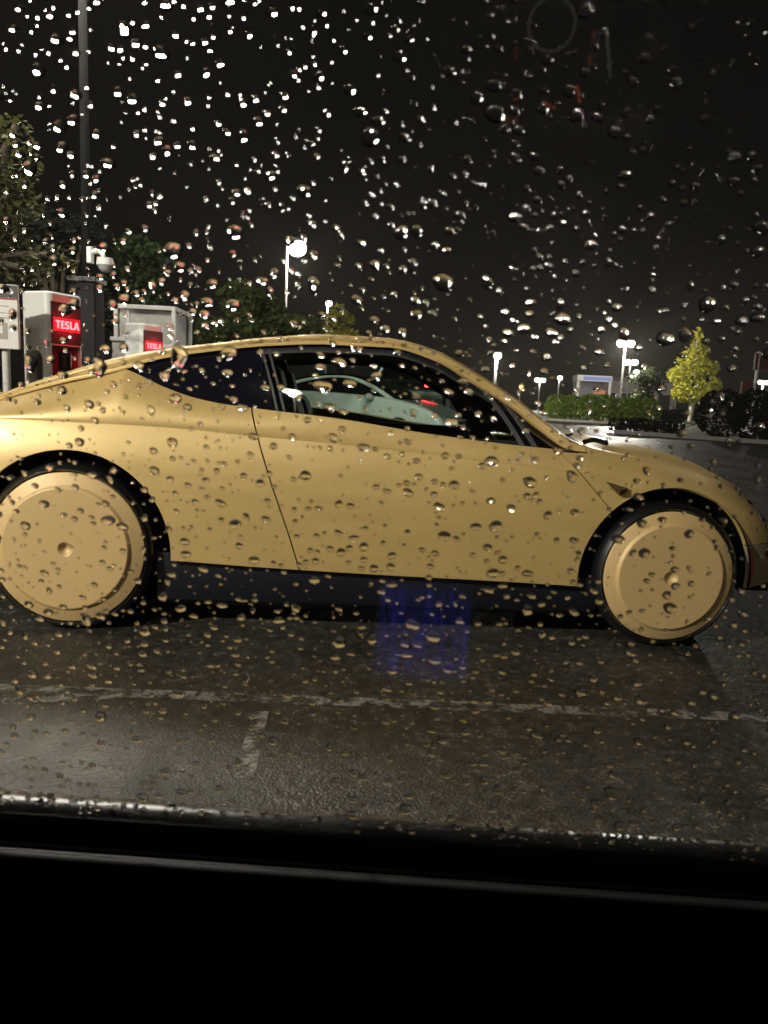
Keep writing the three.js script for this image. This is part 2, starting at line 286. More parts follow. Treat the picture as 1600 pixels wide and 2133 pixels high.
  bothSides('front_pillar_trim', merge([-0.006, 0.05].map((s) => panel([span.glass], [...band((x, y) => x - aLine(y) - s, 0.022)], { out: 0.004, flange: 0.004, x0: 1.4, x1: 2.2 }))), std([0.05, 0.05, 0.048], 0.5));
  // lower skirt, under-tray, arches
  const skirt = (s) => { const sh = []; for (let x = 0.36; x <= 2.35; x += 0.06) sh.push(x); const pos = [], idx = []; for (const x of sh) { pos.push(x, ySill(x) + 0.03, s * (zMax(x) - 0.045), x, ySill(x) - 0.01, s * (zMax(x) - 0.048), x, 0.14, s * (zMax(x) - 0.075), x, 0.092, s * (zMax(x) - 0.16)); } for (let i = 0; i + 1 < sh.length; i++) for (let k = 0; k < 3; k++) { const a = i * 4 + k; idx.push(a, a + 4, a + 1, a + 1, a + 4, a + 5); } const g = new THREE.BufferGeometry(); g.setAttribute('position', new THREE.Float32BufferAttribute(pos, 3)); g.setIndex(idx); g.computeVertexNormals(); return g; };
  part('side_skirt', skirt(1), skirtBlack, car); part('side_skirt', skirt(-1), skirtBlack, car);
  part('under_tray', merge([box(1.96, 0.04, 1.44, 1.32, 0.148, 0), box(0.5, 0.04, 1.2, -0.56, 0.27, 0), box(0.32, 0.04, 1.1, 3.14, 0.22, 0), box(0.74, 0.04, 1.16, 0, 0.142, 0), box(0.72, 0.04, 1.16, 2.63, 0.142, 0)]), wellBlack, car);
  for (const [c, s] of [[RC, 1], [RC, -1], [FC, 1], [FC, -1]]) {
    const g = new THREE.CylinderGeometry(c[2] + 0.004, c[2] + 0.004, 0.3, 64, 1, true, -Math.PI * 0.54, Math.PI * 1.08).rotateX(Math.PI / 2).rotateZ(Math.PI).translate(0, 0, s * (zMax(c[0]) - 0.20));
    const w = new THREE.CircleGeometry(c[2] + 0.02, 48).translate(0, 0, s * (zMax(c[0]) - 0.34));
    part('wheel_well', merge([g, w]).translate(c[0], c[1], 0), wellBlack, car);
  }
  // inside
  part('cabin_tub', merge([box(1.6, 0.03, 1.5, 1.2, 0.34, 0), box(0.06, 0.62, 1.38, 0.56, 0.68, 0), box(0.5, 0.26, 1.36, 1.98, 0.66, 0, 0.08), box(1.5, 0.56, 0.03, 1.3, 0.62, 0.735), box(1.5, 0.56, 0.03, 1.3, 0.62, -0.735), box(0.5, 0.03, 1.2, 0.42, 1.0, 0)]), cabinDark, car);
  for (const s of [1, -1]) {
    const seat = part('seat', merge([box(0.52, 0.16, 0.52, 1.25, 0.46, s * 0.36, 0.06), box(0.17, 0.62, 0.50, 0, 0.31, 0, 0.07).rotateZ(0.30).translate(1.02, 0.46, s * 0.36)]), cabinDark, car);
    part('headrest', box(0.11, 0.15, 0.28, 0, 0, 0, 0.045).rotateZ(0.25).translate(0.805, 1.115, s * 0.36), cabinDark, seat);
  }
  part('display_screen', box(0.03, 0.22, 0.42, 1.79, 0.86, 0.05, 0.01), blackGlass, car);
  // wheels
  function wheel(c, Rt, Rd, s) {
    const zf = 0.878, w = new THREE.Group(); w.name = 'wheel'; w.position.set(c[0], Rt, s * zf); if (s < 0) w.rotation.y = Math.PI; car.add(w);
    const lathe = (pts, n = 72) => new THREE.LatheGeometry(pts.map(([r, z]) => new THREE.Vector2(r, z)), n).rotateX(Math.PI / 2);
    part('tyre', lathe([[Rd - 0.03, -0.22], [Rt - 0.025, -0.215], [Rt - 0.006, -0.195], [Rt, -0.16], [Rt, -0.06], [Rt - 0.004, -0.03], [Rt - 0.014, -0.008], [Rt - 0.03, 0.006], [Rd + 0.008, 0.008], [Rd - 0.002, -0.012], [Rd - 0.03, -0.03]]), rubber, w);
    const k = Rd * 0.79;
    part('wheel_disc', lathe([[Rd - 0.004, -0.016], [Rd - 0.003, 0.002], [Rd - 0.007, 0.007], [k + 0.016, 0.021], [k + 0.010, 0.024], [k + 0.003, 0.033], [k - 0.004, 0.035], [k * 0.6, 0.0345], [0.034, 0.0345], [0.028, 0.032], [0.02, 0.022], [0.01, 0.016], [0, 0.0145]]), goldDisc, w);
    return w;
  }
  wheel([RC[0], 0], 0.368, 0.329, 1); wheel([RC[0], 0], 0.368, 0.329, -1); wheel([2.634, 0], 0.334, 0.297, 1); wheel([2.634, 0], 0.334, 0.297, -1);
  // small things on the body
  const zs = (x) => zMax(x) - 0.008;
  const cg = new THREE.BufferGeometry();
  { const a = [2.316, 0.748, 0.865], b = [2.418, 0.722, 0.872], c = [2.378, 0.688, 0.881], t = [2.366, 0.716, 0.914]; const f = [a, c, t, c, b, t, b, a, t].flat(); cg.setAttribute('position', new THREE.Float32BufferAttribute(f, 3)); cg.setAttribute('uv', new THREE.Float32BufferAttribute(new Array(18).fill(0), 2)); cg.computeVertexNormals(); }
  bothSides('side_camera', cg, std([0.07, 0.05, 0.02], 0.4, 0.3), 'dark triangular camera pod on the fender');
  bothSides('side_reflector', panel([span.side], [(x, y) => outside(FC, 0.418)(x, y), (x, y) => 0.436 - outside(FC, 0)(x, y), (x, y) => 0.46 - y, (x, y) => y - 0.29, (x) => x - 2.9], { out: 0.003, flange: 0.004, x0: 2.9 }), std([0.35, 0.06, 0.03], 0.4));
  bothSides('light_slot', panel([span.side, span.flank], band((x, y) => y - (0.66 - 0.22 * (x - 3.07)), 0.012).concat([(x) => x - 3.06]), { out: 0.003, flange: 0.004, x0: 3.0 }), trimBlack);
  bothSides('headlamp', panel([span.side, span.flank], band((x, y) => y - (0.615 - 0.22 * (x - 3.07)), 0.05).concat([(x) => x - 3.115]), { out: 0.003, flange: 0.004, x0: 3.05 }), std([0.05, 0.055, 0.09], 0.1, 0, { clearcoat: 1 }));
  part('wiper', tube([[2.18, 0.925, 0.60], [2.26, 0.93, 0.48], [2.34, 0.945, 0.2]], 0.008, 12), trimBlack, car); part('wiper', tube([[2.27, 0.905, 0.66], [2.33, 0.915, 0.62], [2.4, 0.9, 0.6]], 0.012, 10), trimBlack, car);
  // rain standing in beads along the roof rail
  seed(77);
  const beads = [];
  for (let k = 0; k < 260; k++) { const x = rr(-0.35, 2.2), i = Math.max(0, xs.findIndex((q) => q > x)), j = Math.floor(rr(first.rail + 3, first.roof + 2)), p = P(i, j), r = rr(0.002, 0.0052); beads.push(new THREE.SphereGeometry(r, 7, 5).scale(rr(1, 1.8), 0.7, 1.1).translate(p.x, p.y, p.z)); }
  const bm = part('rain_beads', merge(beads), std([0.8, 0.8, 0.8], 0.03, 0, { transmission: 1, thickness: 0.01, ior: 1.33 }), car); bm.userData.kind = 'stuff';
}

// ---------------------------------------------------------------- cars seen through the windows
function makeCar(label, pos, turn, paintMat, tailLit) {
  const t = thing('parked_car', label, 'car', pos, turn);
  const sh = (pts) => { const s = new THREE.Shape(); s.moveTo(...pts[0]); s.splineThru(pts.slice(1).map((p) => new THREE.Vector2(...p))); return s; };
  const lower = sh([[-2.3, 0.3], [-2.34, 0.6], [-2.28, 0.92], [-1.7, 1.0], [-0.6, 1.02], [0.6, 0.98], [1.3, 0.93], [1.9, 0.80], [2.25, 0.64], [2.34, 0.48], [2.3, 0.3], [1.9, 0.24], [0, 0.22], [-1.9, 0.24], [-2.3, 0.3]]);
  const ex = (s, w, b) => new THREE.ExtrudeGeometry(s, { depth: w, bevelEnabled: true, bevelThickness: b, bevelSize: b, bevelSegments: 5, curveSegments: 40 }).translate(0, 0, -w / 2);
  for (const x of [-1.42, 1.42]) { const h = new THREE.Path(); h.absarc(x, 0.33, 0.30, 0, Math.PI * 2, true); lower.holes.push(h); }
  part('body', ex(lower, 1.66, 0.09), paintMat, t);
  const cab = sh([[-1.95, 0.98], [-1.4, 1.24], [-0.6, 1.40], [0.1, 1.41], [0.6, 1.28], [1.25, 0.95], [0.5, 0.92], [-1.2, 0.95], [-1.95, 0.98]]);
  part('glass_house', ex(cab, 1.2, 0.12), blackGlass, t);
  for (const s of [1, -1]) {
    part('roof_pillar', tube([[1.25, 0.97, s * 0.76], [0.6, 1.30, s * 0.71], [0.1, 1.44, s * 0.68], [-0.6, 1.43, s * 0.68], [-1.4, 1.26, s * 0.70], [-1.95, 1.0, s * 0.74]], 0.045, 40), paintMat, t);
    const m = part('side_mirror', new THREE.SphereGeometry(0.11, 16, 12).scale(0.85, 0.75, 1.2).translate(0.72, 1.04, s * 1.02), paintMat, t);
    part('mirror_foot', box(0.08, 0.04, 0.16, 0.74, 0.98, s * 0.93), trimBlack, m);
    part('headlamp', new THREE.SphereGeometry(0.12, 16, 10).scale(1.4, 0.55, 1).translate(2.12, 0.70, s * 0.74), std([0.5, 0.5, 0.5], 0.1, 0, { clearcoat: 1 }), t);
    part('intake', box(0.1, 0.10, 0.34, 2.40, 0.42, s * 0.62, 0.03), trimBlack, t);
    part('side_marker', box(0.07, 0.03, 0.02, 0.98, 0.74, s * 0.925, 0.008), std([0.7, 0.16, 0.03], 0.3), t);
    part('tail_lamp', box(0.06, 0.15, 0.42, -2.36, 0.93, s * 0.62, 0.025), tailLit ? glow([1, 0.03, 0.03], 22) : std([0.2, 0.01, 0.01], 0.2), t);
    for (const x of [-1.42, 1.42]) { const w = part('wheel', new THREE.TorusGeometry(0.255, 0.085, 14, 36).translate(x, 0.335, s * 0.83), rubber, t); part('rim', new THREE.CylinderGeometry(0.2, 0.19, 0.05, 24).rotateX(Math.PI / 2).translate(x, 0.335, s * 0.86), darkSteel, w); }
  }
  return t;
}
const whiteCar = makeCar('white car seen through the side window of the gold car', [-0.72, 0, -17.2], rad(-22), std([0.72, 0.74, 0.72], 0.3, 0, { clearcoat: 1, clearcoatRoughness: 0.1 }), false);
const dark = makeCar('dark car with red tail lamps seen past the white one', [0.78, 0, -24], rad(84), std([0.01, 0.01, 0.012], 0.3, 0, { clearcoat: 1 }), true); dark.scale.set(1.22, 1.42, 1.22); whiteCar.scale.setScalar(0.97);

// ---------------------------------------------------------------- charging posts
const font = await new FontLoader().loadAsync('fonts/droid/droid_sans_bold.typeface.json');
const ev = new Evaluator(); ev.attributes = ['position', 'normal', 'uv'];
const redGlow = glow([1, 0.012, 0.02], 6), redPanel = std([0.42, 0.008, 0.02], 0.35, 0, { clearcoat: 0.5 }), headPanel = std([0.07, 0.06, 0.065], 0.3);
const redHalo = glow([1, 0.004, 0.012], 1.7);
function roundedColumn(w, d, h, r) {
  const s = new THREE.Shape(), a = w / 2, b = d / 2;
  s.moveTo(-a + r, -b); s.lineTo(a - r, -b); s.absarc(a - r, -b + r, r, -Math.PI / 2, 0); s.lineTo(a, b - r); s.absarc(a - r, b - r, r, 0, Math.PI / 2); s.lineTo(-a + r, b); s.absarc(-a + r, b - r, r, Math.PI / 2, Math.PI); s.lineTo(-a, -b + r); s.absarc(-a + r, -b + r, r, Math.PI, Math.PI * 1.5);
  return new THREE.ExtrudeGeometry(s, { depth: h, bevelEnabled: true, bevelThickness: 0.02, bevelSize: 0.02, bevelOffset: -0.02, bevelSegments: 4, curveSegments: 6 }).rotateX(-Math.PI / 2);
}
function makeCharger() {
  const t = thing('charging_post', '', 'charger', [0, 0, 0], 0, 'white charging posts with red lit lettering');
  const W = 0.40, D = 0.33, H = 1.80;
  let b = new Brush(roundedColumn(W, D, H, 0.06)); b.updateMatrixWorld();
  const arch = (w, h, y0, depth) => { const s = new THREE.Shape(); s.moveTo(-w / 2, y0); s.lineTo(w / 2, y0); s.lineTo(w / 2, y0 + h - w / 2); s.absarc(0, y0 + h - w / 2, w / 2, 0, Math.PI); s.lineTo(-w / 2, y0); return new THREE.ExtrudeGeometry(s, { depth, bevelEnabled: false, curveSegments: 16 }); };
  const sub = (g) => { const k = new Brush(g); k.updateMatrixWorld(); b = ev.evaluate(b, k, SUBTRACTION); b.updateMatrixWorld(); };
  sub(arch(0.17, 1.12, 0.2, 0.2).rotateY(-Math.PI / 2).translate(-W / 2 + 0.09, 0, 0));        // niche in the side face
  sub(box(0.33, 1.18, 0.12, 0, 0.78, D / 2));                                                       // pocket of the front face
  sub(box(0.34, 0.36, 0.04, 0, 1.56, D / 2 + 0.002));
  part('body', b.geometry, white, t);
  part('niche', arch(0.162, 1.11, 0.205, 0.012).rotateY(-Math.PI / 2).translate(-W / 2 + 0.096, 0, 0), std([0.10, 0.09, 0.075], 0.5), t);
  part('head_panel', box(0.336, 0.355, 0.014, 0, 1.56, D / 2 - 0.008), headPanel, t);
  const sign = part('lit_sign', box(0.30, 0.115, 0.008, 0, 1.55, D / 2 + 0.004, 0.003), redHalo, t, 'glowing red name strip');
  const tg = new TextGeometry('TESLA', { font, size: 0.068, depth: 0.006, curveSegments: 4 }); tg.computeBoundingBox();
  tg.translate(-(tg.boundingBox.max.x + tg.boundingBox.min.x) / 2, 1.55 - 0.034, D / 2 + 0.0085);
  part('lettering', tg, glow([1, 0.22, 0.24], 2.6), sign);
  part('red_panel', box(0.322, 1.16, 0.02, 0, 0.78, D / 2 - 0.05), redPanel, t);
  const c = part('charging_cable', tube([[-0.02, 1.28, D / 2 - 0.02], [-0.03, 1.12, D / 2 + 0.02], [-0.06, 0.8, D / 2 + 0.01], [-0.04, 0.4, D / 2 + 0.02], [0.06, 0.22, D / 2 + 0.04], [0.1, 0.5, D / 2 + 0.01]], 0.02, 40), trimBlack, t);
  part('plug', box(0.09, 0.17, 0.10, -0.02, 1.24, D / 2 - 0.01, 0.03), trimBlack, c);
  part('status_light', new THREE.SphereGeometry(0.012, 10, 8).translate(0.03, 1.45, D / 2 + 0.002), glow([1, 0.95, 0.85], 3), t);
  part('foot_plate', box(W + 0.12, 0.03, D + 0.12, 0, 0.016, 0, 0.01), concrete, t);
  return t;
}
const ch1 = makeCharger(); ch1.position.set(-3.03, 0, -6.75); ch1.rotation.y = rad(68); ch1.userData.label = 'nearest white charging post with red lit name, beside the notice board';
const ch2 = ch1.clone(); ch2.name = numbered('charging_post'); ch2.userData = { ...ch1.userData, label: 'farther white charging post with red lit name, before the grey cabinet' }; ch2.position.set(-3.2, 0, -9.75); ch2.rotation.y = rad(64); scene.add(ch2);
for (const [x, z, k, a] of [[-3.03, -6.75, 0.3, 68], [-3.2, -9.75, 0.3, 64]]) { const p = new THREE.PointLight(new THREE.Color().setRGB(1, 0.02, 0.03), k); p.position.set(x + 0.24 * Math.sin(rad(a)), 1.55, z + 0.24 * Math.cos(rad(a))); p.shadow.radius = 2; p.castShadow = true; scene.add(p); }

// ---------------------------------------------------------------- notice board at the left edge
{
  const t = thing('notice_board', 'grey notice board with black header on a post at the left edge', 'sign', [-3.2, 0, -6.0], rad(8));
  const cv = document.createElement('canvas'); cv.width = 256; cv.height = 320; const c = cv.getContext('2d');
  c.fillStyle = '#c9c6c2'; c.fillRect(0, 0, 256, 320); c.fillStyle = '#131212'; c.fillRect(0, 0, 256, 62); c.fillStyle = '#7e1a1c'; c.fillRect(0, 62, 256, 12);
  c.fillStyle = '#c8c6c4'; c.font = 'bold 40px sans-serif'; c.fillText('ST', 150, 46); c.beginPath(); c.arc(226, 32, 15, 0, 7); c.fill();
  c.strokeStyle = '#8d8884'; c.lineWidth = 5; for (const [x, y, w] of [[150, 104, 70], [150, 138, 60], [180, 164, 50]]) { c.beginPath(); c.moveTo(x, y); c.lineTo(x + w, y + 4); c.stroke(); }
  c.fillStyle = '#8b8681'; c.fillRect(140, 190, 72, 84); c.fillStyle = '#c9c6c2'; c.fillRect(160, 205, 30, 40);
  const tx = new THREE.CanvasTexture(cv); tx.colorSpace = THREE.SRGBColorSpace;
  part('board', box(0.46, 0.50, 0.03, 0, 1.545, 0, 0.006), paleGrey, t);
  part('print', new THREE.PlaneGeometry(0.45, 0.49).translate(0, 1.545, 0.018), new THREE.MeshStandardMaterial({ map: tx, roughness: 0.5 }), t);
  part('post', cyl(0.03, 0.03, 1.7, 0.1, 0.85, -0.06), paleGrey, t);
  for (const y of [1.68, 1.4]) part('bracket', box(0.05, 0.03, 0.09, 0.1, y, -0.03), steel, t);
}
// ---------------------------------------------------------------- cabinets behind the far charger
{
  const t = thing('equipment_cabinet', 'tall pale grey equipment cabinet with framed panels behind the far charging post', 'cabinet', [-3.56, 0, -11.35], rad(2));
  const w = 0.82, h = 2.14, d = 1.0;
  part('back_panel', box(w - 0.06, h - 0.06, d - 0.06, 0, h / 2, -0.02), offGrey, t);
  for (const [x, y] of [[-w / 2, 0], [w / 2, 0]]) part('frame_post', box(0.055, h, 0.055, x, h / 2, d / 2, 0.008), paleGrey, t);
  part('frame_post', box(0.055, h, 0.055, w / 2, h / 2, -d / 2, 0.008), paleGrey, t); part('frame_post', box(0.055, h, 0.055, -w / 2, h / 2, -d / 2, 0.008), paleGrey, t);
  part('top_rail', box(w, 0.06, 0.05, 0, h + 0.005, d / 2, 0.008), paleGrey, t); part('top_rail', box(0.05, 0.06, d, w / 2 + 0.002, h + 0.006, 0, 0.008), paleGrey, t); part('top_rail', box(0.05, 0.06, d, -w / 2, h + 0.006, 0, 0.008), paleGrey, t);
  part('mid_rib', box(0.03, h - 0.1, 0.02, -w / 2 + 0.16, h / 2, d / 2 - 0.03), paleGrey, t);
  part('plinth', box(w + 0.1, 0.1, d + 0.1, 0, 0.052, 0), concrete, t);
  const l = thing('low_cabinet', 'low pale grey box left of the far charging post', 'cabinet', [-3.52, 0, -10.25], rad(4));
  part('body', box(0.44, 1.62, 0.4, 0, 0.81, 0, 0.02), offGrey, l); part('lid', box(0.48, 0.06, 0.44, 0, 1.64, 0, 0.015), paleGrey, l); part('door_seam', box(0.36, 1.3, 0.008, 0, 0.8, 0.2, 0.002), std([0.31, 0.30, 0.29], 0.6), l);
  const r = thing('red_cabinet', 'white topped box with a red front right of the far charging post', 'cabinet', [-2.98, 0, -10.5], rad(-8));
  part('body', box(0.34, 1.56, 0.34, 0, 0.78, 0, 0.03), white, r); part('red_panel', box(0.11, 1.2, 0.015, -0.085, 0.82, 0.172, 0.004), redPanel, r); part('red_panel', box(0.08, 1.2, 0.015, 0.105, 0.82, 0.172, 0.004), std([0.3, 0.03, 0.03], 0.5), r); part('cap', box(0.37, 0.07, 0.37, 0, 1.58, 0, 0.02), white, r);
}
// camera on the dark pole
{
  const t = thing('security_camera', 'small white dome camera on a bracket at the dark pole', 'camera', [-3.14, 2.27, -7.72]);
  part('bracket', merge([tube([[0.06, 0.06, 0], [0.16, 0.09, 0.02], [0.22, 0.04, 0.03]], 0.022, 12), box(0.05, 0.16, 0.08, 0.07, 0.05, 0, 0.01)]), white, t);
  part('housing', new THREE.CylinderGeometry(0.075, 0.085, 0.07, 24).translate(0.23, -0.01, 0.03), white, t);
  part('dome', new THREE.SphereGeometry(0.07, 20, 12, 0, 7, Math.PI / 2, Math.PI / 2).translate(0.23, -0.045, 0.03), std([0.4, 0.4, 0.4], 0.1), t);
  const s = thing('pole_sleeve', 'dark square sleeve round the foot of the tall dark pole', 'sleeve', [-3.14, 0, -7.8]);
  part('sleeve_body', box(0.26, 2.05, 0.26, 0, 1.03, 0, 0.02), std([0.004, 0.004, 0.006], 0.8), s); part('sleeve_cap', box(0.30, 0.05, 0.30, 0, 2.08, 0, 0.01), darkSteel, s);
}

// ---------------------------------------------------------------- planting
function leaves(clumps, n, size, s, flat = 0.6) {
  seed(s); const pos = [], nor = [], uv = [], total = clumps.reduce((a, c) => a + c[3] * c[4] * c[5], 0), v = new THREE.Vector3(), e = new THREE.Euler(), q = new THREE.Quaternion(), N = new THREE.Vector3();
  for (const [cx, cy, cz, rx, ry, rz] of clumps) {
    const count = Math.max(6, Math.round(n * rx * ry * rz / total));
    for (let i = 0; i < count; i++) {
      do v.set(rr(-1, 1), rr(-1, 1), rr(-1, 1)); while (v.lengthSq() > 1); v.setLength(Math.pow(v.length(), flat));
      const x = cx + v.x * rx, y = cy + v.y * ry, z = cz + v.z * rz, k = size * rr(0.6, 1.35);
      q.setFromEuler(e.set(rr(-1.1, 0.6), rr(0, 6.3), rr(-0.7, 0.7)));
      const L = [[-0.5, 0, 0], [0, -0.06, -0.28], [0.5, 0.05, 0], [0, -0.06, 0.28], [0, 0.03, 0]].map(([a, b, c]) => new THREE.Vector3(a * k, b * k, c * k).applyQuaternion(q));
      for (const [a, b, c] of [[0, 1, 4], [1, 2, 4], [2, 3, 4], [3, 0, 4]]) { N.copy(L[b]).sub(L[a]).cross(v1b.copy(L[c]).sub(L[a])).normalize(); for (const m of [a, b, c]) { pos.push(L[m].x + x, L[m].y + y, L[m].z + z); nor.push(N.x, N.y, N.z); uv.push(0, 0); } }
    }
  }
  const g = new THREE.BufferGeometry(); g.setAttribute('position', new THREE.Float32BufferAttribute(pos, 3)); g.setAttribute('normal', new THREE.Float32BufferAttribute(nor, 3)); g.setAttribute('uv', new THREE.Float32BufferAttribute(uv, 2)); return g;
}
const v1b = new THREE.Vector3();
const leafMat = (rgb) => std(rgb, 0.85, 0, { transmission: 0.25, thickness: 0, specularIntensity: 0.4 });
function tree(name, label, x, z, trunkH, clumps, n, size, rgb, s, trunkR = 0.07, trunkMat = bark) {
  const t = thing(name, label, 'tree', [x, 0, z]);
  seed(s * 7 + 1);
  const top = clumps[0], limbs = [tube([[0, 0, 0], [rr(-0.05, 0.05), trunkH * 0.5, rr(-0.05, 0.05)], [top[0] * 0.4, trunkH, top[2] * 0.4]], trunkR, 12)];
  for (const c of clumps) limbs.push(tube([[0, trunkH * rr(0.45, 0.8), 0], [c[0] * 0.5, (trunkH + c[1]) * 0.48, c[2] * 0.5], [c[0], c[1] + c[4] * 0.3, c[2]]], trunkR * 0.35, 10, 5));
  part('trunk', merge(limbs), trunkMat, t);
  part('crown', leaves(clumps, n, size, s), leafMat(rgb), t);
  return t;
}
const blob = (s, n, cx, cy, rx, ry, r0, r1) => { seed(s); const o = []; for (let i = 0; i < n; i++) { const a = rr(0, 6.28), k = Math.sqrt(rnd()), h = rr(-1, 1), w = Math.sqrt(1 - h * h * 0.85); o.push([cx + Math.cos(a) * rx * k * w, cy + h * ry, Math.sin(a) * rx * k * w, rr(r0, r1), rr(r0, r1) * 0.8, rr(r0, r1)]); } return o; };
tree('broadleaf_tree', 'tree at the left edge with yellow-green leaves over the notice board', -4.35, -7.55, 2.4, [[0.55, 3.1, 0, 0.34, 0.30, 0.3], [0.62, 2.74, 0.1, 0.3, 0.24, 0.3], [0.5, 2.42, 0.1, 0.3, 0.2, 0.3], [0.98, 2.22, 0.1, 0.30, 0.13, 0.25], [0.75, 2.08, 0.2, 0.32, 0.14, 0.25], [0.2, 3.0, 0, 0.4, 0.4, 0.4], [0.1, 2.4, 0, 0.45, 0.4, 0.4], [0.66, 3.42, 0, 0.16, 0.14, 0.2]], 2600, 0.075, [0.055, 0.06, 0.018], 31, 0.09);
tree('broadleaf_tree', 'dark green tree between the tall pole and the grey cabinet', -4.95, -14.2, 2.0, blob(32, 16, 0, 2.9, 0.75, 0.75, 0.3, 0.5), 3600, 0.13, [0.05, 0.085, 0.03], 33, 0.1);
tree('broadleaf_tree', 'dim dark tree behind the rear roof of the gold car', -3.0, -16.2, 2.0, blob(34, 16, 0, 2.5, 1.15, 0.55, 0.3, 0.5), 3600, 0.13, [0.075, 0.11, 0.03], 35, 0.1);
tree('small_tree', 'small leafy yellow-green tree rising right over the gold roof', -1.31, -19, 2.0, blob(36, 9, 0, 2.64, 0.38, 0.42, 0.2, 0.32), 620, 0.135, [0.32, 0.33, 0.06], 37, 0.05);
tree('broadleaf_tree', 'black tree mass above the nearest charging post', -5.3, -12.0, 2.0, blob(38, 14, 0, 2.6, 0.9, 0.8, 0.35, 0.55), 2800, 0.13, [0.012, 0.016, 0.01], 39, 0.1);
tree('conical_tree', 'bright yellow-green conical tree under the lamps', 25.75, -64, 2.0, [[0, 2.3, 0, 1.8, 0.75, 1.5], [0.4, 3.1, 0, 2.0, 0.85, 1.6], [-0.7, 3.9, 0, 1.5, 0.85, 1.4], [0.6, 4.5, 0, 1.45, 0.8, 1.2], [-0.3, 5.2, 0, 1.25, 0.8, 1.1], [0.15, 5.9, 0, 0.9, 0.7, 0.9], [0, 6.7, 0, 0.5, 0.7, 0.5], [-0.1, 7.4, 0, 0.28, 0.5, 0.3]], 4600, 0.36, [0.30, 0.29, 0.025], 41, 0.16, std([0.3, 0.28, 0.24], 0.8));
tree('small_tree', 'dark small tree under the twin lamps beside the pale building', 19.6, -58, 1.4, blob(42, 10, 0, 2.5, 1.3, 1.1, 0.5, 0.9), 1200, 0.3, [0.04, 0.06, 0.02], 43, 0.08);
function hedge(label, x, z, turn, w, h, d, n, size, rgb, s) {
  const t = thing('hedge', label, 'hedge', [x, 0, z], turn), c = [];
  seed(s); for (let i = 0; i < Math.ceil(w / (h * 0.55)); i++) c.push([-w / 2 + (i + 0.5) * h * 0.55 + rr(-0.1, 0.1), h * 0.52, rr(-0.1, 0.1), h * 0.5, h * rr(0.46, 0.56), d / 2]);
  part('foliage', leaves(c, n, size, s, 0.35), leafMat(rgb), t); part('stems', merge(c.map((q) => cyl(0.02, 0.04, h * 0.7, q[0], h * 0.35, 0, 6))), bark, t);
}
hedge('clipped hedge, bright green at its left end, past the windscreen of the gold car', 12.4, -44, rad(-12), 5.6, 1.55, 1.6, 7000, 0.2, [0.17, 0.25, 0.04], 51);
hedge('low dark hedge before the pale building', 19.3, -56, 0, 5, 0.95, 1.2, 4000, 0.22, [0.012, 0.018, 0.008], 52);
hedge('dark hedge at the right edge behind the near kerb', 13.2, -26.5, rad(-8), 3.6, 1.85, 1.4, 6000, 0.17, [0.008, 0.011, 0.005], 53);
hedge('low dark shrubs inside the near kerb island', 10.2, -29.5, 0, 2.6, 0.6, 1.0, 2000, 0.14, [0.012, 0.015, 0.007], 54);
// kerbed islands
function kerb(x0, z0, x1, z1, w = 0.3) { const l = Math.hypot(x1 - x0, z1 - z0); setting('kerb', box(l, 0.15, w, 0, 0, 0, 0.03).rotateY(Math.atan2(-(z1 - z0), x1 - x0)).translate((x0 + x1) / 2, 0.075, (z0 + z1) / 2), concrete); }
kerb(9.3, -43.4, 15.4, -41.4, 0.5); kerb(16.5, -54, 24.5, -50.5, 0.6); kerb(8.6, -28.2, 15.6, -23.6, 0.3); kerb(9.2, -43.5, 9.4, -47, 0.3);

